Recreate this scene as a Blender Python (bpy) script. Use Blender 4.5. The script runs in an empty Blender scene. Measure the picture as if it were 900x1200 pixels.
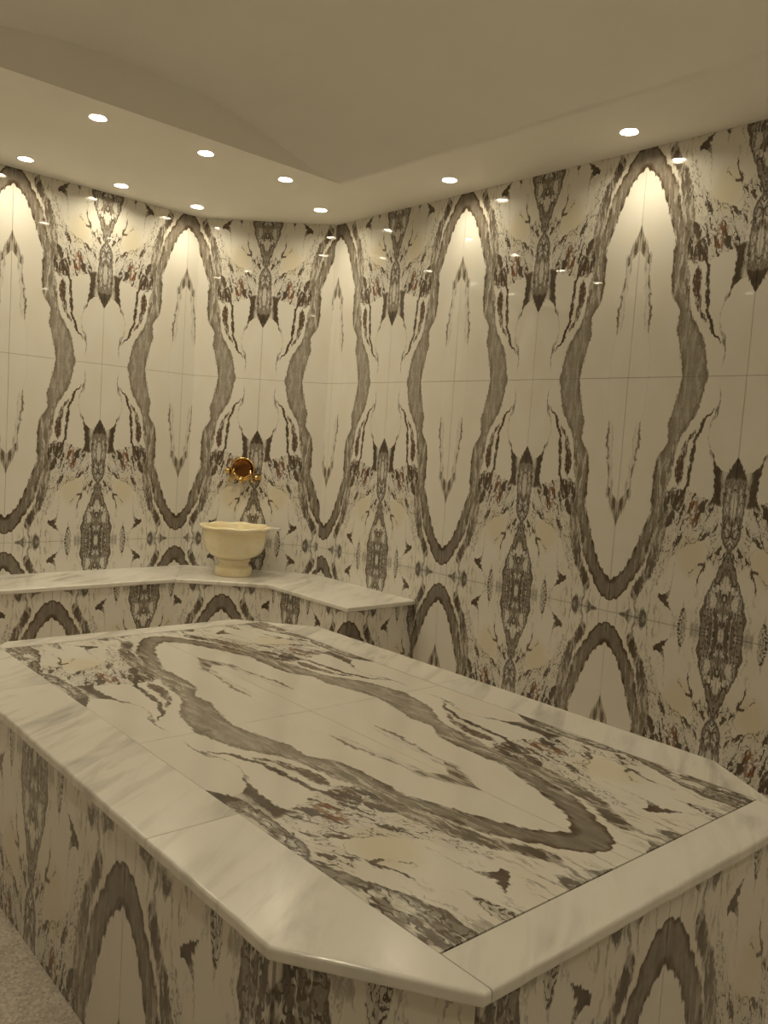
import bpy, bmesh, math, random
from mathutils import Vector, Matrix

random.seed(7)
S = 1.2            # one slab height in metres; the plan below is drawn in slab heights
Z0 = 1.635         # floor level below the middle joint of the wall slabs
def W(x, y, z): return Vector((S*x, S*y, S*(z+Z0)))
C = bpy.context.scene.collection
sc = bpy.context.scene

# ------------------------------------------------------------------ camera, world, exposure
cd = bpy.data.cameras.new('camera'); cam = bpy.data.objects.new('camera', cd); C.objects.link(cam)
cd.sensor_fit = 'VERTICAL'; cd.sensor_height = 36.0; cd.lens = 36.0*949.95/1200.0
cd.clip_start = 0.02
fwd = Vector((-0.73293741, 0.67545387, -0.08102362)); rgt = Vector((0.67768196, 0.73535512, 0)); upv = Vector((-0.05958114, 0.05490825, 0.99671218))
cr, sr = 0.99783430, 0.06577780
r2 = cr*rgt + sr*upv; u2 = -sr*rgt + cr*upv
m = Matrix((r2, u2, -fwd)).transposed().to_4x4(); m.translation = W(3.9235, -3.0827, -0.3539)
cam.matrix_world = m
sc.camera = cam
wd = bpy.data.worlds.new('world'); sc.world = wd; wd.use_nodes = True
wd.node_tree.nodes['Background'].inputs[0].default_value = (0.02, 0.017, 0.012, 1)
wd.node_tree.nodes['Background'].inputs[1].default_value = 0.2
sc.view_settings.view_transform = 'Standard'; sc.view_settings.look = 'None'
sc.view_settings.gamma = 1.0; sc.view_settings.use_curve_mapping = False
sc.view_settings.exposure = 0.0
sc.cycles.max_bounces = 8; sc.cycles.diffuse_bounces = 5; sc.cycles.adaptive_threshold = 0.02
LAMP_STRENGTH = 270.0
LAMP_COLOR = (1.0, 0.885, 0.635)

# ------------------------------------------------------------------ node helpers
class G:
    def __init__(s, name):
        s.m = bpy.data.materials.new(name); s.m.use_nodes = True
        s.t = s.m.node_tree; s.n = s.t.nodes; s.l = s.t.links
        s.b = s.n['Principled BSDF']
    def put(s, sock, v):
        if v is None: return
        if hasattr(v, 'is_output'): s.l.new(v, sock)
        elif isinstance(v, (tuple, list)) and len(v) == 3 and len(getattr(sock, 'default_value', (0,))) == 4: sock.default_value = (*v, 1)
        else: sock.default_value = v
    def math(s, op, a, b=None, c=None, clamp=False):
        n = s.n.new('ShaderNodeMath'); n.operation = op; n.use_clamp = clamp
        for i, v in enumerate((a, b, c)): s.put(n.inputs[i], v)
        return n.outputs[0]
    def xyz(s, x, y, z=0.0):
        n = s.n.new('ShaderNodeCombineXYZ')
        for i, v in enumerate((x, y, z)): s.put(n.inputs[i], v)
        return n.outputs[0]
    def sep(s, v):
        n = s.n.new('ShaderNodeSeparateXYZ'); s.put(n.inputs[0], v); return n.outputs
    def noise(s, vec, scale=1.0, detail=3.0, rough=0.55, lac=2.0, dist=0.0, dims='3D'):
        n = s.n.new('ShaderNodeTexNoise'); n.noise_dimensions = dims
        s.put(n.inputs['Vector'], vec); n.inputs['Scale'].default_value = scale
        n.inputs['Detail'].default_value = detail; n.inputs['Roughness'].default_value = rough
        n.inputs['Lacunarity'].default_value = lac; n.inputs['Distortion'].default_value = dist
        return n.outputs[0]
    def voro(s, vec, scale=1.0, feature='DISTANCE_TO_EDGE'):
        n = s.n.new('ShaderNodeTexVoronoi'); n.feature = feature; n.voronoi_dimensions = '2D' 
        s.put(n.inputs['Vector'], vec); n.inputs['Scale'].default_value = scale
        return n.outputs['Distance']
    def ramp(s, v, lo, hi, a=0.0, b=1.0):
        """clamped linear step from a (at lo) to b (at hi)"""
        t = s.math('MULTIPLY_ADD', v, 1.0/(hi-lo), -lo/(hi-lo), clamp=True)
        return t if (a, b) == (0.0, 1.0) else s.math('MULTIPLY_ADD', t, b-a, a)
    def mix(s, f, a, b):
        n = s.n.new('ShaderNodeMix'); n.data_type = 'RGBA'
        s.put(n.inputs[0], f); s.put(n.inputs[6], a); s.put(n.inputs[7], b)
        return n.outputs[2]
    def curves(s, v, *fns):
        """three piecewise functions of v in one node"""
        n = s.n.new('ShaderNodeVectorCurve'); n.mapping.use_clip = False; n.mapping.extend = 'HORIZONTAL'
        for cv, pts in zip(n.mapping.curves, fns):
            pts = sorted(pts)
            if pts[0][0] > 0: pts = [(0.0, pts[0][1])] + pts
            if pts[-1][0] < 1: pts = pts + [(1.0, pts[-1][1])]
            while len(cv.points) > 2: cv.points.remove(cv.points[1])
            cv.points[0].location = pts[0]; cv.points[1].location = pts[-1]
            for p in pts[1:-1]: cv.points.new(*p)
            for p in cv.points: p.handle_type = 'VECTOR'
        n.mapping.update()
        s.put(n.inputs['Vector'], s.xyz(v, v, v))
        return s.sep(n.outputs[0])
    def out(s, color, rough=0.3, metal=0.0, spec=None, bump=None, bump_d=0.001, bump_s=0.5):
        s.put(s.b.inputs['Base Color'], color); s.put(s.b.inputs['Roughness'], rough); s.put(s.b.inputs['Metallic'], metal)
        if spec is not None: s.put(s.b.inputs['Specular IOR Level'], spec)
        if bump is not None:
            n = s.n.new('ShaderNodeBump'); n.inputs['Distance'].default_value = bump_d; n.inputs['Strength'].default_value = bump_s
            s.put(n.inputs['Height'], bump); s.l.new(n.outputs[0], s.b.inputs['Normal'])
        return s.m

# ------------------------------------------------------------------ the book-matched slab
def slab_material(name, rough):
    g = G(name)
    uvn = g.n.new('ShaderNodeUVMap'); uvn.uv_map = 'slab'
    o = g.sep(uvn.outputs[0]); u0, v0 = o[0], o[1]
    mul = lambda a, b: g.math('MULTIPLY', a, b)
    mad = lambda a, b, c: g.math('MULTIPLY_ADD', a, b, c)
    sub = lambda a, b: g.math('SUBTRACT', a, b)
    mx = lambda *a: a[0] if len(a) == 1 else g.math('MAXIMUM', a[0], mx(*a[1:]))
    def field(au, av, off, detail=1.0, rough=0.55, uu=None, vv=None):
        return g.noise(g.xyz(mad(u0 if uu is None else uu, au, off), mad(v0 if vv is None else vv, av, off*1.7)), detail=detail, rough=rough, dims='2D')
    # everything follows the slab's own coordinates, so mirrored slabs match at their joints
    edge = g.ramp(g.math('MINIMUM', u0, sub(0.5, u0)), 0.0, 0.05, 0.15, 1.0)
    big = field(11, 6, 3.1, 0.0)
    med = field(46, 17, 7.7, 2.0, 0.62)
    fin = field(180, 60, 1.3, 1.0)
    w = mad(sub(big, 0.5), 0.022, mul(sub(med, 0.5), 0.026))
    w = mad(sub(fin, 0.5), 0.010, w)
    u = mad(w, edge, u0)
    v = mad(sub(field(44, 24, 21.7, 1.0), 0.5), 0.024, v0)

    def span(L, R, Sx, soft=0.006, uu=None):
        k = g.curves(v, L, R, Sx); uu = u if uu is None else uu
        d = g.math('MINIMUM', sub(uu, k[0]), sub(k[1], uu))
        return mul(g.ramp(d, 0.0, soft), k[2]), d
    def line(c, hw, Sx, soft=0.004, uu=None):
        k = g.curves(v, c, hw, Sx); uu = u if uu is None else uu
        d = sub(k[1], g.math('ABSOLUTE', sub(uu, k[0])))
        return mul(g.ramp(d, 0.0, soft), k[2])
    def gate(a, b, s=1.0, f=0.012): return [(a-f, 0.0), (a, s), (b, s), (b+f, 0.0)]

    # fine textures: agate-like nested outlines, vertical streaks, mottling, leaning flames
    agate = field(30, 10, 4.0, 2.0, 0.5, uu=u)
    net = g.ramp(g.math('ABSOLUTE', g.math('SINE', mul(agate, 21.0))), 0.72, 0.30)
    streak = field(85, 8, 5.0, 2.0, 0.6, uu=u)
    mott = field(60, 34, 9.0, 2.0, 0.65)
    patchy = field(30, 15, 13.0, 2.0, 0.6)
    lean = mad(v0, 0.35, u)                               # flames lean away from the oval
    flame = field(46, 8.5, 17.0, 2.0, 0.6, uu=lean)
    fl = mx(g.ramp(flame, 0.55, 0.60), g.ramp(g.math('ABSOLUTE', sub(flame, 0.45)), 0.020, 0.008))

    # --- grey group: the tall oval band, its pale outer twin, the dart inside it
    band, bd = span(
        [(0,.239),(.088,.224),(.175,.198),(.226,.195),(.27,.192),(.323,.173),(.391,.156),(.481,.149),(.556,.148),(.612,.127),(.678,.110),(.756,.077),(.80,.053),(.835,.028),(.872,-.006),(.89,-.03),(1,-.08)],
        [(0,.344),(.116,.326),(.162,.312),(.231,.266),(.283,.246),(.341,.238),(.401,.231),(.461,.226),(.519,.230),(.578,.214),(.622,.194),(.714,.164),(.795,.147),(.885,.092),(.94,.036),(.958,-.005),(1,-.09)],
        [(0,.86),(.2,.92),(.3,.92),(.6,.95),(.72,1.0),(.92,1.0),(1,1.0)], soft=.006)
    rim = mul(g.ramp(bd, 0.026, 0.004), 0.24)
    flecks = mul(g.ramp(streak, 0.54, 0.63), mul(g.ramp(v0, 0.20, 0.34, 0.45, 1.0), g.ramp(v0, 0.84, 0.66, 0.12, 0.95)))
    band = mul(band, sub(g.math('ADD', 0.84, rim), mul(flecks, 0.50)))
    twin, _ = span(
        [(.50,.25),(.55,.205),(.60,.196),(.67,.172),(.744,.158),(.81,.150),(.875,.108),(.90,.100),(.935,.118)],
        [(.50,.22),(.55,.236),(.60,.238),(.64,.240),(.705,.224),(.803,.194),(.89,.152),(.935,.120)],
        [(.49,0),(.54,.80),(.9,.95),(.925,.9),(.94,0)], soft=.006)
    dart, _ = span(
        [(.45,.054),(.482,.031),(.515,.012),(.53,-.03),(.62,-.05)],
        [(.45,.056),(.482,.057),(.52,.048),(.56,.035),(.60,.018),(.634,0.0),(.65,-.03)],
        gate(.450,.625,.95), soft=.007)
    # outer arm of the dart; further down the slab the stalk below the oval
    armo = line([(0,.090),(.185,.083),(.29,.072),(.367,.060),(.482,.052),(.7,.045),(.95,.034),(1,.038)], [(0,.0022),(.17,.0028),(.2,.006),(.29,.007),(.42,.006),(.5,.006),(.9,.0028),(1,.0022)], [(0,.42),(.16,.35),(.19,.95),(.40,.90),(.5,.9),(.52,0),(.92,0),(.935,.85),(1,.85)], soft=.004)
    armi = line([(0,.07),(.185,.062),(.29,.050),(.367,.042),(.482,.033),(.9,.135),(.95,.124),(1,.130)], [(0,-.01),(.17,-.005),(.2,.004),(.29,.004),(.5,.004),(.9,.010),(.95,.006),(1,.005)], [(.17,0),(.2,.85),(.5,.8),(.52,0),(.88,0),(.9,.55),(1,.55)], soft=.005)
    arms = mul(mx(armo, armi), g.ramp(streak, 0.40, 0.50, 0.15, 1.0))
    haze, _ = span([(.15,.06),(.3,.038),(.48,.03)], [(.15,.088),(.3,.080),(.48,.056)], [(.15,0),(.25,.18),(.5,.42),(.52,0)], soft=.02)
    grey = mx(band, mul(mx(twin, dart), g.ramp(streak, 0.48, 0.60, 1.0, 0.42)), arms, mul(haze, g.ramp(streak, 0.55, 0.45, 0.3, 1.0)))

    # --- dark group
    col, cdist = span(
        [(.295,.51),(.305,.496),(.341,.478),(.37,.464),(.44,.453),(.51,.449),(.595,.459),(.645,.470),(.669,.488),(.695,.484),(.751,.464),(.823,.433),(.864,.416),(.949,.407),(1,.406)],
        [(0,.6),(1,.6)], [(.28,0),(.30,1),(1,1)], soft=.005)
    solid = g.ramp(v, 0.385, 0.44, 0.94, 0.0)
    outl = mul(g.ramp(cdist, 0.024, 0.006), 0.92)
    fill = g.ramp(patchy, 0.43, 0.57, 0.72, 0.04)
    def spot(cu, cv, ru, rv): return g.ramp(g.math('ADD', g.math('POWER', mul(sub(u, cu), 1/ru), 2.0), g.math('POWER', mul(sub(v, cv), 1/rv), 2.0)), 0.6, 1.1)
    pale = mul(spot(.460, .872, .014, .024), mul(spot(.497, .80, .012, .035), mul(spot(.499, 1.0, .013, .024), spot(.497, .50, .010, .05))))
    coltex = mx(solid, mul(net, 0.92), outl, fill, mul(g.ramp(v, 0.82, 0.92), g.ramp(streak, 0.41, 0.55, 0.85, 0.12)))
    col = mul(col, mul(coltex, mad(pale, 0.8, 0.2)))
    # horn beside the column; at the slab edge the beaded cluster
    horn, hd = span(
        [(.27,.393),(.29,.390),(.346,.402),(.415,.410),(.472,.408),(.505,.385),(.7,.338),(.915,.338),(.935,.320),(1,.310)],
        [(.27,.389),(.29,.396),(.33,.415),(.351,.432),(.364,.448),(.372,.48),(.50,.46),(.51,.40),(.7,.338),(.915,.338),(.935,.356),(1,.364)],
        [(.263,0),(.275,.95),(.495,.95),(.507,0),(.91,0),(.92,.95),(1,.95)], soft=.005)
    horn = mul(horn, mx(g.ramp(mad(v, -0.03, u), 0.444, 0.428), mul(g.ramp(streak, 0.56, 0.44, 0.18, 0.75), g.ramp(v, 0.48, 0.42)), g.ramp(v, 0.5, 0.51)))
    horn = mul(horn, mx(g.ramp(v, 0.8, 0.7), net, fl, 0.20))
    # thin vein above the horn; further down the antlers by the column
    vein = line([(0,.402),(.101,.402),(.139,.397),(.199,.382),(.241,.377),(.275,.388),(.30,.392),(.65,.400),(.675,.424),(.70,.424),(.728,.414),(.755,.378),(.78,.352)],
        [(0,.0005),(.03,.001),(.06,.004),(.12,.005),(.15,.004),(.22,.002),(.3,.004),(.66,.003),(.73,.007),(.78,.004)],
        [(0,.0),(.02,.15),(.05,.72),(.3,.78),(.32,0),(.65,0),(.66,.9),(.785,.9),(.795,0)])
    stem = line([(.12,.395),(.14,.383),(.165,.355),(.2,.346),(.258,.324),(.337,.315),(.424,.304),(.47,.294),(.74,.286),(.788,.279),(.853,.264),(.885,.260)],
        [(.13,.003),(.16,.011),(.22,.010),(.34,.007),(.45,.009),(.5,.005),(.72,.0008),(.8,.0022),(.885,.0035)],
        [(.12,0),(.132,.95),(.475,.95),(.487,0),(.725,0),(.735,.9),(.885,.9),(.9,0)], soft=.0035)
    twig = line([(.728,.414),(.77,.398),(.80,.386),(.825,.378),(.87,.41),(.9,.397),(1,.391)], [(.73,.008),(.825,.004),(.85,.002),(1,.002)], [(.72,0),(.732,.9),(.822,.9),(.83,0),(.86,0),(.87,.7),(1,.7)], soft=.003)
    # brown leaf by the oval, then the clump under it, then the heart-shaped fleck
    leaf, _ = span(
        [(.205,.325),(.23,.300),(.267,.274),(.333,.251),(.37,.242),(.40,.248),(.432,.262),(.445,.285),(.462,.225),(.492,.228),(.53,.255),(.55,.27),(.872,.262),(.887,.222),(.90,.229),(.915,.246),(.95,.286)],
        [(.205,.326),(.23,.322),(.25,.308),(.331,.290),(.397,.279),(.432,.268),(.445,.292),(.462,.300),(.492,.304),(.53,.286),(.55,.268),(.872,.262),(.887,.266),(.90,.265),(.92,.274),(.95,.287)],
        [(.2,0),(.212,.95),(.425,.95),(.435,.2),(.445,1),(.54,1),(.55,0),(.868,0),(.874,.97),(.94,.97),(.948,0)], soft=.004)
    leaf = mul(leaf, mx(g.ramp(v, 0.80, 0.85), g.ramp(mad(streak, 0.5, mul(mott, 0.5)), 0.50, 0.60, 1.0, 0.35)))
    wing, _ = span([(.945,.165),(.97,.144),(1,.130)], [(.945,.166),(.965,.182),(.985,.194),(1,.196)], gate(.95,1.0,.85), soft=.008)
    wing1, _ = span([(.47,.36),(.50,.322),(.545,.318),(.585,.33),(.60,.345),(.965,.11),(.985,.080),(1,.045)], [(.47,.362),(.50,.372),(.53,.366),(.56,.380),(.60,.347),(.965,.112),(.985,.114),(1,.118)],
        [(.475,0),(.485,1),(.585,1),(.6,0),(.955,0),(.967,.8),(1,.8)], soft=.008)
    rust = mul(mul(wing1, g.ramp(v, 0.7, 0.65)), g.ramp(mott, 0.42, 0.54))
    wings = mul(mx(wing, mul(wing1, g.ramp(v, 0.8, 0.85))), g.ramp(mott, 0.46, 0.60, 1.0, 0.45))
    # flames and broken network between the oval and the dark column
    zone, _ = span(
        [(.42,.23),(.47,.215),(.55,.212),(.64,.218),(.72,.206),(.80,.186),(.86,.176),(.89,.20)],
        [(.42,.26),(.45,.31),(.48,.42),(.51,.46),(.60,.47),(.63,.42),(.67,.34),(.72,.29),(.78,.26),(.84,.232),(.89,.20)],
        [(.41,0),(.46,1),(.60,1),(.70,.95),(.82,.9),(.88,0)], soft=.025)
    zone2, _ = span([(.53,.46),(.57,.43),(.62,.405),(.68,.41),(.74,.425),(.80,.43)], [(.53,.5),(.7,.5),(.8,.445)], [(.52,0),(.56,1),(.70,.9),(.78,0)], soft=.02)
    zz = mx(zone, zone2)
    zmask = mul(g.ramp(mad(zz, 0.36, patchy), 0.58, 0.72), g.ramp(zz, 0.0, 0.6))
    znet = mul(zmask, mx(mul(fl, 0.92), 0.08))
    hair = mul(mul(g.ramp(streak, 0.58, 0.68), g.ramp(v0, 0.76, 0.92)), mul(g.ramp(u0, 0.05, 0.10), 0.48))
    vein = mul(vein, mx(g.ramp(v, 0.5, 0.4), g.ramp(mott, 0.42, 0.52, 0.15, 1.0)))
    dark = mx(col, horn, vein, stem, leaf, twig, wings, znet, hair)

    # --- colours
    ell = g.math('ADD', g.math('POWER', mul(sub(u0, 0.352), 15.0), 2.0), g.math('POWER', mul(sub(v0, 0.71), 10.0), 2.0))
    base = g.mix(g.ramp(big, 0.35, 0.75, 0.0, 0.5), (0.71, 0.68, 0.62), (0.69, 0.64, 0.545))
    base = g.mix(mul(g.ramp(ell, 1.1, 0.25), 0.5), base, (0.64, 0.56, 0.39))
    gcol = g.mix(g.ramp(mott, 0.36, 0.66), (0.125, 0.094, 0.062), (0.218, 0.176, 0.130))
    gcol = g.mix(g.ramp(v0, 0.62, 0.86), gcol, g.mix(g.ramp(mott, 0.36, 0.66), (0.072, 0.046, 0.026), (0.112, 0.077, 0.047)))
    gcol = g.mix(mul(g.ramp(streak, 0.47, 0.37), g.ramp(v0, 0.20, 0.34, 0.15, 0.75)), gcol, (0.055, 0.038, 0.020))
    c = g.mix(g.math('MINIMUM', grey, 1.0), base, gcol)
    dcol = g.mix(g.ramp(patchy, 0.40, 0.60), (0.076, 0.046, 0.022), (0.036, 0.021, 0.010))
    dcol = g.mix(mul(g.ramp(leaf, 0.2, 0.7, 0.0, 0.55), g.ramp(v0, 0.5, 0.44)), dcol, (0.105, 0.050, 0.022))
    c = g.mix(g.math('MINIMUM', dark, 0.95), c, dcol)
    c = g.mix(mul(rust, 0.8), c, (0.21, 0.085, 0.035))
    return g.out(c, rough=rough, spec=0.5)

def white_marble():
    g = G('white_marble')
    tc = g.n.new('ShaderNodeTexCoord'); geo = g.n.new('ShaderNodeObjectInfo')
    o = g.sep(tc.outputs['Object']); x, y = o[0], o[1]
    d = g.math('MULTIPLY_ADD', x, 0.86, g.math('MULTIPLY', y, 0.5)); e = g.math('MULTIPLY_ADD', x, -0.5, g.math('MULTIPLY', y, 0.86))
    q = g.math('MULTIPLY', geo.outputs['Random'], 17.0)
    soft = g.noise(g.xyz(g.math('MULTIPLY', d, 2.0), g.math('MULTIPLY', e, 1.6), q), detail=3.0, dist=0.8)
    st = g.noise(g.xyz(g.math('MULTIPLY', d, 13.0), g.math('MULTIPLY', e, 2.6), q), detail=4.0, rough=0.6, dist=0.6)
    gr = g.math('MULTIPLY', g.ramp(st, 0.46, 0.68), g.ramp(soft, 0.38, 0.58, 0.10, 0.78))
    c = g.mix(g.ramp(soft, 0.35, 0.70), (0.75, 0.725, 0.68), (0.71, 0.675, 0.605))
    c = g.mix(gr, c, (0.36, 0.34, 0.31))
    grain = g.noise(g.xyz(x, y, o[2]), scale=60.0, detail=2.0)
    return g.out(c, rough=g.ramp(grain, 0.3, 0.7, 0.16, 0.26))

def onyx():
    g = G('cream_onyx')
    tc = g.n.new('ShaderNodeTexCoord')
    n1 = g.noise(tc.outputs['Object'], scale=5.5, detail=3.0, dist=1.2)
    n2 = g.noise(tc.outputs['Object'], scale=16.0, detail=4.0, dist=0.8)
    c = g.mix(g.ramp(n1, 0.38, 0.64), (0.87, 0.80, 0.61), (0.83, 0.70, 0.43))
    c = g.mix(g.ramp(n2, 0.56, 0.74, 0.0, 0.5), c, (0.66, 0.56, 0.36))
    m = g.out(c, rough=0.22)
    g.b.inputs['Subsurface Weight'].default_value = 0.15; g.b.inputs['Subsurface Radius'].default_value = (0.02, 0.012, 0.006)
    return m

def simple(name, col, rough=0.6, metal=0.0, nscale=40.0, amt=0.12, bump=0.0):
    g = G(name); tc = g.n.new('ShaderNodeTexCoord')
    n = g.noise(tc.outputs['Object'], scale=nscale, detail=3.0)
    c = g.mix(g.ramp(n, 0.3, 0.7), tuple(k*(1-amt) for k in col), tuple(min(1, k*(1+amt)) for k in col))
    return g.out(c, rough=rough, metal=metal, bump=n if bump else None, bump_d=bump or 0.001, bump_s=0.4)

def floor_material():
    g = G('speckled_floor'); tc = g.n.new('ShaderNodeTexCoord')
    n = g.n.new('ShaderNodeTexVoronoi'); n.inputs['Scale'].default_value = 130.0; g.l.new(tc.outputs['Object'], n.inputs['Vector'])
    k = g.sep(n.outputs['Color'])
    c = g.mix(k[0], (0.50, 0.44, 0.38), (0.74, 0.68, 0.60))
    c = g.mix(g.ramp(k[1], 0.70, 0.92, 0.0, 0.5), c, (0.30, 0.24, 0.19))
    n2 = g.noise(tc.outputs['Object'], scale=9.0, detail=3.0)
    c = g.mix(g.ramp(n2, 0.35, 0.7, 0.0, 0.35), c, (0.42, 0.35, 0.27))
    return g.out(c, rough=0.6, bump=n.outputs['Distance'], bump_d=0.002, bump_s=0.5)

def lamp_material():
    g = G('lit_lens')
    g.b.inputs['Base Color'].default_value = (0.9, 0.9, 0.9, 1)
    g.b.inputs['Emission Color'].default_value = (*LAMP_COLOR, 1); g.b.inputs['Emission Strength'].default_value = LAMP_STRENGTH
    return g.m

M = dict(slab=slab_material('polished_veined_marble', 0.018), honed=slab_material('honed_veined_marble', 0.11), white=white_marble(), onyx=onyx(),
         grout=simple('joint_grout', (0.22, 0.18, 0.13), 0.8), paint=simple('ceiling_paint', (0.93, 0.91, 0.85), 0.75, nscale=3.0, amt=0.015),
         floor=floor_material(), lens=lamp_material(), trim=simple('lamp_trim', (0.80, 0.78, 0.74), 0.3, 0.6, amt=0.03),
         can=simple('lamp_can', (0.88, 0.87, 0.84), 0.5, 0.0, amt=0.03), body=simple('masonry', (0.30, 0.26, 0.20), 0.85),
         brass=simple('polished_brass', (0.76, 0.53, 0.22), 0.14, 1.0, nscale=60, amt=0.06), copper=simple('aged_copper', (0.24, 0.105, 0.035), 0.16, 1.0, nscale=30, amt=0.15))

# ------------------------------------------------------------------ object helpers
def link(name, me, mat, parent=None, loc=(0, 0, 0), rz=0.0):
    o = bpy.data.objects.new(name, me); C.objects.link(o); o.parent = parent
    o.location = loc; o.rotation_euler = (0, 0, rz)
    if mat is not None and not me.materials: me.materials.append(mat)
    return o
def tag(o, label=None, cat=None, group=None, kind=None):
    if label: o['label'] = label
    if cat: o['category'] = cat
    if group: o['group'] = group
    if kind: o['kind'] = kind
    return o
def empty(name, loc=(0, 0, 0), rz=0.0):
    o = bpy.data.objects.new(name, None); C.objects.link(o); o.location = loc; o.rotation_euler = (0, 0, rz); o.empty_display_size = 0.1
    return o
def mesh_of(bm, name, smooth=False):
    bmesh.ops.recalc_face_normals(bm, faces=bm.faces[:])
    me = bpy.data.meshes.new(name); bm.to_mesh(me); bm.free()
    if smooth:
        for p in me.polygons: p.use_smooth = True
    return me
def box_bm(bm, x0, x1, y0, y1, z0, z1):
    v = [bm.verts.new((x, y, z)) for z in (z0, z1) for x, y in ((x0, y0), (x1, y0), (x1, y1), (x0, y1))]
    for f in ((0,3,2,1),(4,5,6,7),(0,1,5,4),(1,2,6,5),(2,3,7,6),(3,0,4,7)): bm.faces.new([v[i] for i in f])
    return v
def prism(bm, pts, z0, z1):
    a = [bm.verts.new((x, y, z0)) for x, y in pts]; b = [bm.verts.new((x, y, z1)) for x, y in pts]
    n = len(pts); bm.faces.new(a[::-1]); bm.faces.new(b)
    for i in range(n): bm.faces.new((a[i], a[(i+1) % n], b[(i+1) % n], b[i]))
    return a, b
def lathe(profile, seg=48, name='lathe', smooth=True, fn=None, close=True):
    bm = bmesh.new(); rings = []
    for r, z in profile:
        if r < 1e-6: rings.append([bm.verts.new((0, 0, z))]); continue
        ring = []
        for i in range(seg):
            a = 2*math.pi*i/seg; p = Vector((r*math.cos(a), r*math.sin(a), z))
            ring.append(bm.verts.new(fn(p, a, r, z) if fn else p))
        rings.append(ring)
    for A, B in zip(rings, rings[1:]):
        for i in range(seg):
            j = (i+1) % seg
            if len(A) == 1 and len(B) == 1: break
            if len(A) == 1: bm.faces.new((A[0], B[i], B[j]))
            elif len(B) == 1: bm.faces.new((A[i], A[j], B[0]))
            else: bm.faces.new((A[i], A[j], B[j], B[i]))
    return mesh_of(bm, name, smooth)
def tube(path, radii, seg=10, name='tube'):
    bm = bmesh.new(); rings = []
    for i, p in enumerate(path):
        p = Vector(p); t = (Vector(path[min(i+1, len(path)-1)]) - Vector(path[max(i-1, 0)])).normalized()
        n = t.orthogonal().normalized() if i == 0 else (n - t*n.dot(t)).normalized()
        b = t.cross(n); r = radii[i] if isinstance(radii, (list, tuple)) else radii
        rings.append([bm.verts.new(p + r*(math.cos(a)*n + math.sin(a)*b)) for a in (2*math.pi*k/seg for k in range(seg))])
    for A, B in zip(rings, rings[1:]):
        for i in range(seg): bm.faces.new((A[i], A[(i+1) % seg], B[(i+1) % seg], B[i]))
    bm.faces.new(rings[0][::-1]); bm.faces.new(rings[-1])
    return mesh_of(bm, name, True)

TH = 0.008          # slab thickness proud of the wall, metres
GAP = 0.0011        # half a joint, metres
_tiles = {}
def tile_mesh(w, h, ua, ub, va, vb):
    """slab piece w x h metres standing in local XZ, its face at y = -TH; (ua,va) lower left, (ub,vb) upper right"""
    key = tuple(round(k, 4) for k in (w, h, ua, ub, va, vb))
    if key in _tiles: return _tiles[key]
    bm = bmesh.new(); uvl = bm.loops.layers.uv.new('slab')
    box_bm(bm, GAP, w-GAP, -TH, 0.0, GAP, h-GAP)
    for f in bm.faces:
        for l in f.loops:
            x, _, z = l.vert.co
            l[uvl].uv = (ua + (ub-ua)*x/w, va + (vb-va)*z/h)
    me = mesh_of(bm, 'slab_piece'); me.materials.append(M['slab'])
    _tiles[key] = me
    return me
def lay(parent, origin, rz, length, z0, z1, s0, seam=0.0, over=0.0):
    """cover a vertical face with slabs. origin: plan point (slab heights) of its left end seen from the room,
    length along it, s0: where the middle of an oval falls, seam: level of the plain middle joint"""
    ox, oy = origin
    cx, sx = math.cos(rz), math.sin(rz)
    k = math.floor((0 - s0)/0.5) - 1
    while s0 + 0.5*k < length - 1e-4:
        a, b = s0 + 0.5*k, s0 + 0.5*(k+1)
        a2, b2 = max(a, 0), min(b, length)
        if b2 - a2 > 0.004:
            f = (lambda t: t-a) if k % 2 == 0 else (lambda t: 0.5-(t-a))
            for r in range(-3, 2):
                c, d = max(seam+r, z0), min(seam+r+1, z1)
                if over:
                    if r == 0: d = z1
                    if r == 1: continue
                if d - c < 0.004: continue
                h = (lambda t: t-seam-r) if r % 2 == 0 else (lambda t: 1-(t-seam-r))
                me = tile_mesh((b2-a2)*S, (d-c)*S, f(a2), f(b2), h(c), h(d))
                p = W(ox + a2*cx, oy + a2*sx, c)
                link('tile', me, M['slab'], parent, p, rz)
        k += 1

# ------------------------------------------------------------------ the room
A = 0.5863                      # the cut corner
XE, YN, TOP = 4.95, -3.55, 0.940
def wall(name, p, rz, length, s0, label):
    bm = bmesh.new(); box_bm(bm, 0, length*S, 0, 0.12, 0, (TOP+Z0)*S + 0.02)
    o = link(name, mesh_of(bm, name), M['grout'])
    o.matrix_world = Matrix.Translation(W(p[0], p[1], -Z0)) @ Matrix.Rotation(rz, 4, 'Z')
    tag(o, label, None, None, 'structure')
    hold = o
    n0 = set(C.objects)
    lay(None, p, rz, length, -Z0, TOP, s0)
    bpy.context.view_layer.update()
    inv = o.matrix_world.inverted()
    for t in [t for t in C.objects if t not in n0]:
        mw = t.matrix_world.copy(); t.parent = o; t.matrix_parent_inverse = Matrix.Identity(4)
        loc = inv @ Matrix.Translation(t.location) @ Matrix.Rotation(rz, 4, 'Z')
        t.location = loc.to_translation(); t.rotation_euler = (0, 0, 0)
    return o
R90 = math.pi/2
wall('wall_right', (0, 0), 0.0, XE, 0.0499, 'long right wall of book-matched veined marble slabs')
wall('wall_corner', (-A, -A), R90/2, A*math.sqrt(2), A*math.sqrt(2)/2 - 0.5, 'cut corner wall of veined marble behind the basin')
LL = -A - YN
wall('wall_left', (-A, YN), R90, LL, LL - 0.0767, 'left wall of book-matched veined marble slabs')
wall('wall_near', (XE, YN), math.pi, XE + A, XE - 2.05, 'veined marble wall behind the viewpoint')
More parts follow.
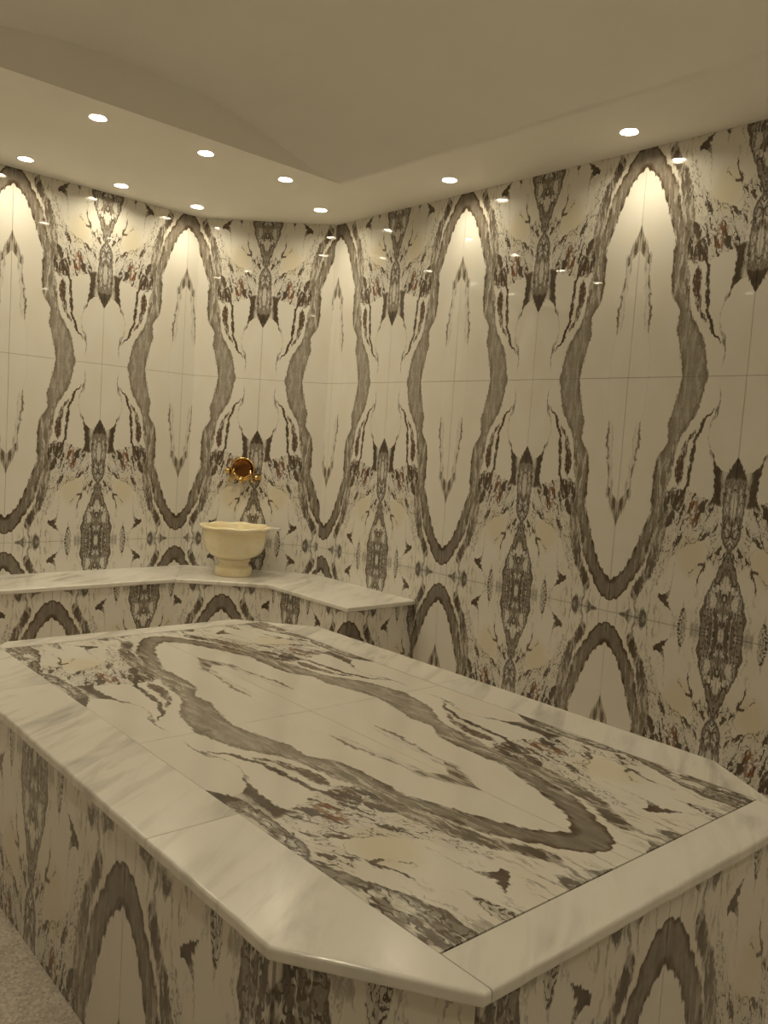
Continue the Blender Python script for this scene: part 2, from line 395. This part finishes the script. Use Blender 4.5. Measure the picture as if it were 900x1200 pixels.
wall('wall_end', (XE, 0), -R90, -YN, 1.7, 'veined marble wall at the right end of the room')

bm = bmesh.new(); box_bm(bm, S*(-A-.1), S*(XE+.1), S*(YN-.1), S*.1, -0.1, 0.0)
tag(link('floor', mesh_of(bm, 'floor'), M['floor']), 'speckled greyish pink stone floor', kind='structure')

# lamps: plan positions in slab heights
LAMPS = []
for y in (-.722, -1.178, -1.672, -2.15, -2.63): LAMPS.append((-.385, y, 'left'))
for y in (-.695, -1.145, -1.657, -2.12, -2.61): LAMPS.append((.445, y, 'vault'))
LAMPS.append((.173, -.261, 'corner'))
for x in (1.110, 2.078, 3.05, 4.02): LAMPS.append((x, -.205, 'right'))
for x in (1.19, 2.06, 2.95, 3.85): LAMPS.append((x, -2.95, 'near'))
for y in (-.75, -1.65, -2.4): LAMPS.append((4.45, y, 'end'))
LR = 0.042          # lens radius, metres
DEEP = 0.014        # how far the lens sits up in its can

# ceiling: a flat soffit with holes for the lamps and a shallow barrel vault
VX0, VX1, VY0, VY1, VH = .62, 3.75, -2.77, -.455, .192
bm = bmesh.new(); zc = S*(TOP+Z0)
def loop(pts):
    v = [bm.verts.new((x, y, zc)) for x, y in pts]
    for i in range(len(v)): bm.edges.new((v[i], v[(i+1) % len(v)]))
    return v
loop([(S*x, S*y) for x, y in ((-A-.1, YN-.1), (XE+.1, YN-.1), (XE+.1, .1), (-A-.1, .1))])
NV = 40
loop([(S*VX0, S*VY0), (S*VX1, S*VY0), (S*VX1, S*VY1), (S*VX0, S*VY1)])
for x, y, _ in LAMPS: loop([(S*x + LR*math.cos(a), S*y + LR*math.sin(a)) for a in (2*math.pi*k/24 for k in range(24))])
bmesh.ops.triangle_fill(bm, edges=bm.edges[:], use_beauty=True)
VM = .16                                             # the vault's sides ease into the flat soffit
hc = (VY1-VY0)/2 - VM; yc = (VY0+VY1)/2; RR = (hc*hc+VH*VH)/(2*VH)
def soft_arc(y):
    a = math.sqrt(RR*RR-(y-yc)**2) - (RR-VH)
    return 0.5*(a + math.sqrt(a*a + 0.0016))
def vz(y): return max(0.0, soft_arc(y) - soft_arc(VY0))
ys = [VY0 + (VY1-VY0)*i/NV for i in range(NV+1)]
ra = [bm.verts.new((S*VX0, S*y, zc + S*vz(y))) for y in ys]; rb = [bm.verts.new((S*VX1, S*y, zc + S*vz(y))) for y in ys]
sm = []
for i in range(NV): sm.append(bm.faces.new((ra[i], rb[i], rb[i+1], ra[i+1])))
bm.faces.new(ra); bm.faces.new(rb[::-1])
for f in sm: f.smooth = True
me = bpy.data.meshes.new('ceiling'); bm.to_mesh(me); bm.free()
tag(link('ceiling', me, M['paint']), 'cream painted ceiling with a shallow vaulted recess', kind='structure')

# recessed lamps
can_me = lathe([(LR, 0.0), (LR, DEEP+0.004), (0, DEEP+0.004)], 24, 'can')
lens_me = lathe([(0, DEEP), (LR*0.97, DEEP), (LR*0.97, DEEP+0.002), (0, DEEP+0.002)], 24, 'lens', smooth=False)
trim_me = lathe([(LR-0.001, 0.002), (LR, -0.003), (LR+0.004, -0.0045), (LR+0.007, -0.002), (LR+0.0075, 0.0)], 32, 'trim')
WORDS = {'vault': ['recessed ceiling lamp by the tip of the vaulted recess', 'second ceiling lamp from the tip along the vaulted recess edge', 'third ceiling lamp from the tip along the vaulted recess edge', 'ceiling lamp cut by the left edge of the picture', 'ceiling lamp by the far end of the vaulted recess edge'],
         'left': ['recessed ceiling lamp over the oval next to the cut corner', 'recessed ceiling lamp over the left wall dark column', 'recessed ceiling lamp over the leftmost oval of the left wall', 'ceiling lamp beyond the leftmost oval of the left wall', 'last ceiling lamp along the left wall'],
         'corner': ['recessed ceiling lamp in the cut corner above the basin'],
         'right': ['recessed ceiling lamp over the middle oval of the right wall', 'recessed ceiling lamp over the largest oval of the right wall', 'third ceiling lamp along the right wall', 'last ceiling lamp along the right wall'],
         'near': ['first ceiling lamp along the wall behind the viewpoint', 'second ceiling lamp along the wall behind the viewpoint', 'third ceiling lamp along the wall behind the viewpoint', 'last ceiling lamp along the wall behind the viewpoint'],
         'end': ['ceiling lamp at the right end wall near the long wall', 'middle ceiling lamp at the right end wall', 'ceiling lamp at the right end wall near the viewpoint']}
cnt = {}
for x, y, w in LAMPS:
    i = cnt.get(w, 0); cnt[w] = i+1
    e = empty('ceiling_lamp', W(x, y, TOP)); tag(e, WORDS[w][i], 'lamp', 'recessed ceiling lamps')
    link('can', can_me, M['can'], e); link('lens', lens_me, M['lens'], e); link('trim_ring', trim_me, M['trim'], e)

# ------------------------------------------------------------------ pieces for platform and bench
def rot_uv_face(bm, uvl, fn):
    for f in bm.faces:
        for l in f.loops: l[uvl].uv = fn(l.vert.co)
def flat_slab(name, pts, z0, z1, mat, parent, origin, uvfn=None, outer=None, rad=0.010, wobble=0.0):
    """horizontal slab from a plan polygon (slab heights). outer: indices of polygon edges that are rounded"""
    P = []; flags = []
    n = len(pts)
    for i, (x, y) in enumerate(pts):
        x2, y2 = pts[(i+1) % n]; isout = outer is not None and i in outer
        d = math.hypot(x2-x, y2-y); k = max(1, int(d/0.03)) if (isout and wobble) else 1
        nx, ny = (y2-y)/max(d, 1e-9), -(x2-x)/max(d, 1e-9)
        for j in range(k):
            t = j/k; wv = random.uniform(-1, 1)*wobble if j else 0.0
            P.append((S*(x+(x2-x)*t+nx*wv) - origin.x, S*(y+(y2-y)*t+ny*wv) - origin.y)); flags.append(isout)
    bm = bmesh.new(); a, b = prism(bm, P, S*(z0+Z0) - origin.z, S*(z1+Z0) - origin.z)
    bm.normal_update()
    if outer is not None and rad > 0:
        es = []
        for i, fl in enumerate(flags):
            if fl:
                for ring in (a, b):
                    e = bm.edges.get((ring[i], ring[(i+1) % len(P)]))
                    if e: es.append(e)
        r = min(rad, S*(z1-z0)*0.45)
        bmesh.ops.bevel(bm, geom=es, offset=r, segments=4, profile=0.5, affect='EDGES')
    if uvfn:
        uvl = bm.loops.layers.uv.new('slab')
        for f in bm.faces:
            for l in f.loops:
                c = l.vert.co; l[uvl].uv = uvfn((c.x+origin.x)/S, (c.y+origin.y)/S)
    return link(name, mesh_of(bm, name, False), mat, parent)

# ------------------------------------------------------------------ heated platform in the middle
PZ = -1.100; PT = 0.023
def sk(x, y): return (x + 0.044*(y+1.71), y)       # its ends are a touch off square to the long wall
ox0, ox1, oy0, oy1 = 1.10, 3.287, -2.405, -1.057
ix0, ix1, iy0, iy1 = 1.190, 3.184, -2.210, -1.213
PO = W(*sk(2.19, -1.72), -Z0)
plat = empty('heated_platform', PO); tag(plat, 'large waist-high marble platform with cut corners and pale border', 'platform')
cFL = ((3.03, oy0), (ox1, -2.226)); cFR = ((3.01, oy1), (ox1, -1.24)); cBR = ((1.36, oy1), (ox0, -1.29)); cBL = ((1.36, oy0), (ox0, -2.17))
outline = [cBL[0], cFL[0], cFL[1], cFR[1], cFR[0], cBR[0], cBR[1], cBL[1]]
def inset(poly, d):
    n = len(poly); out = []
    for i in range(n):
        p0, p1, p2 = Vector(poly[i-1]), Vector(poly[i]), Vector(poly[(i+1) % n])
        a = (p1-p0).normalized(); b = (p2-p1).normalized()
        na = Vector((-a.y, a.x)); nb = Vector((-b.y, b.x)); k = (na+nb); k = k/(k.dot(na))
        out.append(tuple(p1 + k*d))
    return out
face = [sk(*q) for q in inset(outline, 0.016)]
ti = TH/S
coreo = inset(face, ti)
bm = bmesh.new(); prism(bm, [(S*x-PO.x, S*y-PO.y) for x, y in coreo], 0.0, S*(PZ-PT+Z0)+0.001)
link('core', mesh_of(bm, 'core'), M['body'], plat)
bm = bmesh.new(); prism(bm, [(S*x-PO.x, S*y-PO.y) for x, y in [sk(*q) for q in inset(outline, 0.03)]], S*(PZ-PT+Z0)+0.001, S*(PZ+Z0)-0.004)
link('bedding', mesh_of(bm, 'bedding'), M['grout'], plat)
def clad(parent, org, poly, closed, ztop, zbot, plan, over={}):
    """plan: for each edge the distance along it at which an oval's middle falls"""
    n = len(poly)
    for i in range(n if closed else n-1):
        p, q = Vector(poly[i]), Vector(poly[(i+1) % n]); d = q-p; L = d.length
        if plan[i] is None: continue
        rz = math.atan2(d.y, d.x)
        n0 = set(C.objects)
        lay(None, (p.x, p.y), rz, L, zbot, ztop, plan[i], seam=ztop-1.0-over.get(i, 0.0), over=over.get(i, 0.0))
        for t in [t for t in C.objects if t not in n0]:
            t.location = t.location - org; t.parent = parent
# outline runs counter-clockwise, so slabs set on the core face outwards
Lleft = (Vector(coreo[1])-Vector(coreo[0])).length
s_left = 2.492 - coreo[0][0]
u_end = Lleft - s_left                                    # pattern runs on round the cut corner
Lch = (Vector(coreo[2])-Vector(coreo[1])).length
clad(plat, PO, coreo, True, PZ-PT, -Z0, [s_left, 1.0-u_end, 0.5, 0.5, 0.6, 0.3, 0.5, 0.2], {0: 0.028, 1: 0.015})
# border of white marble
def border(pts, outer): flat_slab('border_slab', [sk(*q) for q in pts], PZ-PT, PZ, M['white'], plat, PO, None, outer, rad=0.007, wobble=0.0012)
J = 0.0009
border([cBL[0], (1.63-J, oy0), (1.63-J, iy0-J), (1.147, iy0-J)], [0, 3])
border([(1.63+J, oy0), (2.632-J, oy0), (2.632-J, iy0-J), (1.63+J, iy0-J)], [0])
border([(2.632+J, oy0), cFL[0], (ox1, -2.226), (ox1-0.0005, iy0-J), (2.632+J, iy0-J)], [0, 1, 2])
border([(ix1+.0035, iy0+J), (ox1, iy0+J), cFR[1], (3.25, iy1-J), (ix1+.0035, iy1-J)], [1, 2])
border([(3.25, iy1+J), cFR[0], (2.17+J, oy1), (2.17+J, iy1+J)], [0, 1])
border([(2.17-J, oy1), cBR[0], (1.186, iy1+J), (2.17-J, iy1+J)], [0, 1])
border([(ix0-J, iy1-J), (1.189, iy1-J), cBR[1], (ox0, -1.72+J), (ix0-J, -1.72+J)], [1, 2])
border([(ix0-J, -1.72-J), (ox0, -1.72-J), cBL[1], (1.147, iy0+J), (ix0-J, iy0+J)], [1, 2])
# four book-matched slabs in the middle
xm, ym = (ix0+ix1)/2, (iy0+iy1)/2
def top_uv(x, y):
    x0 = x - 0.044*(y+1.71)
    return (abs(y-ym), abs(x0-xm))
for a, b in ((ix0, xm), (xm, ix1)):
    for c, d in ((iy0, ym), (ym, iy1)):
        flat_slab('tile', [sk(a+J, c+J), sk(b-J, c+J), sk(b-J, d-J), sk(a+J, d-J)], PZ-PT+.012, PZ-.0006, M['honed'], plat, PO, top_uv)

# ------------------------------------------------------------------ bench along the corner
BZ = -1.172; BT = 0.024
fx, fy, ex = -.165, -.480, .880
dA, dB = (fx, -.875), (.185, fy)
BO = W(-.2, -.6, -Z0)
bench = empty('wall_bench', BO); tag(bench, 'low white marble bench running round the cut corner', 'bench')
ov = 0.014
yl = YN + 0.02
tw = TH/S
fpts = [(fx, yl), dA, dB, (ex, fy), (ex, -tw)]
# body is set back under the top slab
bpoly = [(fx-ov, yl), (fx-ov, dA[1]+ov*.4), (dB[0]-ov*.4, fy+ov), (ex-ov, fy+ov), (ex-ov, -tw)]
def back(poly, d):
    out = []
    for i, p in enumerate(poly):
        p = Vector(p)
        if i == 0: out.append((p.x-d, p.y)); continue
        if i == len(poly)-1: out.append((p.x-d, p.y)); continue
        a = (p-Vector(poly[i-1])).normalized(); b = (Vector(poly[i+1])-p).normalized()
        na = Vector((-a.y, a.x)); nb = Vector((-b.y, b.x)); k = na+nb; k = k/k.dot(na); q = p+k*d; out.append((q.x, q.y))
    return out
bcore = back(bpoly, tw)
wallside = [(ex-ov-tw, -tw*1.05), (0, -tw*1.05), (-tw*.3, -tw*1.1), (-A+tw*1.05, -A+tw*.3), (-A+tw*1.05, yl)]
bm = bmesh.new(); prism(bm, [(S*x-BO.x, S*y-BO.y) for x, y in bcore[:-1]+[bcore[-1]]+wallside[1:]], 0.0, S*(BZ-BT+Z0)-.0005)
link('core', mesh_of(bm, 'core'), M['body'], bench)
Ls = [(Vector(bcore[i+1])-Vector(bcore[i])).length for i in range(4)]
clad(bench, BO, bcore, False, BZ-BT, -Z0, [(-1.548-yl) % 1.0, Ls[1]/2, .375-bcore[2][0]+.5, 0.0])
w0 = -tw*1.05
def top(pts, outer): flat_slab('top_slab', pts, BZ-BT, BZ, M['white'], bench, BO, None, outer, rad=0.008, wobble=0.0006)
wx = -A - w0*1.0
top([(fx, -2.75+J), (fx, -1.82-J), (wx, -1.82-J), (wx, -2.75+J)], [0])
top([(fx, yl), (fx, -2.75-J), (wx, -2.75-J), (wx, yl)], [0])
top([(fx, -1.82+J), dA, (wx, -.60-J), (wx, -1.82+J)], [0])
top([(dA[0], dA[1]+J*2), (dB[0]-J*2, dB[1]), (.004, w0), (-.004, w0-.003), (wx, -A+.006), (wx, -.60+J)], [0])
top([dB, (ex, fy), (ex, w0), (.006, w0)], [0, 1])

# ------------------------------------------------------------------ basin
KP = W(-.170, -.495, BZ) + Vector((0, 0, 0.0005))
bas = empty('marble_basin', KP, math.radians(-45+180)); tag(bas, 'cream onyx washbasin on a round foot standing on the bench', 'basin')
rb = .196*S
def lobes(p, a, r, z):
    if z > .30 and r > rb*.80:
        k = 1 + 0.022*math.cos(8*a)*min(1, (z-.30)/.03)
        return Vector((p.x*k, p.y*k, z + 0.0035*math.cos(8*a)*(1 if z > .335 else 0)))
    return p
bowl = lathe([(0, .118), (.09, .118), (.118, .124), (.160, .140), (.192, .166), (.211, .20), (.219, .25), (.222, .30), (.224, .322), (.236, .328), (.247, .336), (.250, .344), (.246, .351), (.230, .354), (.214, .351), (.205, .336), (.199, .29), (.182, .235), (.13, .19), (.06, .178), (0, .176)], 64, 'bowl', True, lobes)
link('bowl', bowl, M['onyx'], bas)
ft = lathe([(0, 0), (.128, 0), (.131, .006), (.131, .056), (.127, .064), (.112, .068), (.109, .074), (.109, .094), (.113, .098), (.119, .102), (.120, .112), (.114, .122), (.10, .13), (0, .13)], 48, 'foot')
link('foot', ft, M['onyx'], bas)
# flat ledge running out from the rim on one side
bm = bmesh.new(); pts = []
for i in range(13):
    a = -math.pi/2 + math.pi*i/12
    pts.append((.285 + .035*math.cos(a), .055*math.sin(a)))
pts += [(.222, .07), (.222, -.07)]
prism(bm, pts, .334, .350); me = mesh_of(bm, 'ledge')
lo = link('ledge', me, M['white'], bas); lo.rotation_euler = (0, 0, math.radians(-85)); tag(lo, 'pale flat ledge on the rim')

# ------------------------------------------------------------------ round copper and brass fitting on the corner wall
WP = Vector((-.344, -.344)) + Vector((tw/math.sqrt(2), -tw/math.sqrt(2)))
tap = empty('wall_fountain', W(WP.x, WP.y, -.552), R90/2)
tag(tap, 'round copper and brass water fitting on the wall above the basin', 'tap')
def facing(me):       # lathe axis z -> out of the wall (local -y)
    me.transform(Matrix.Rotation(R90, 4, 'X')); return me
link('dish', facing(lathe([(0, .012), (.050, .013), (.066, .020), (.076, .034), (.082, .036), (.086, .030), (.086, .010), (.080, .0), (0, .0)], 48, 'dish')), M['copper'], tap)
link('rim', facing(lathe([(.078, .034), (.081, .040), (.086, .040), (.089, .034), (.086, .028), (.080, .030), (.078, .034)], 48, 'rim')), M['brass'], tap)
link('spout', tube([(0, -.02, -.055), (0, -.05, -.058), (0, -.075, -.064), (0, -.088, -.078), (0, -.090, -.095)], [.020, .020, .019, .017, .016], 14, 'spout'), M['brass'], tap)
lip = []
for i in range(13):
    a = math.radians(200 + 140*i/12); lip.append((.070*math.cos(a), -.046, .070*math.sin(a)))
link('lip', tube(lip, [.006]+[.011]*11+[.006], 10, 'lip'), M['brass'], tap)
for sx in (-1, 1):
    hn = link('handle', tube([(sx*.058, -.045, .005), (sx*.064, -.062, -.02), (sx*.066, -.066, -.045), (sx*.074, -.062, -.072), (sx*.086, -.056, -.092)], [.009, .009, .008, .009, .012], 10, 'handle'), M['brass'], tap)
    link('valve', facing(lathe([(0, 0), (.026, 0), (.028, .006), (.020, .012), (.017, .045), (.020, .052), (.014, .060), (0, .062)], 20, 'valve')), M['brass'], tap, (sx*.108, 0, -.018 if sx < 0 else -.055))
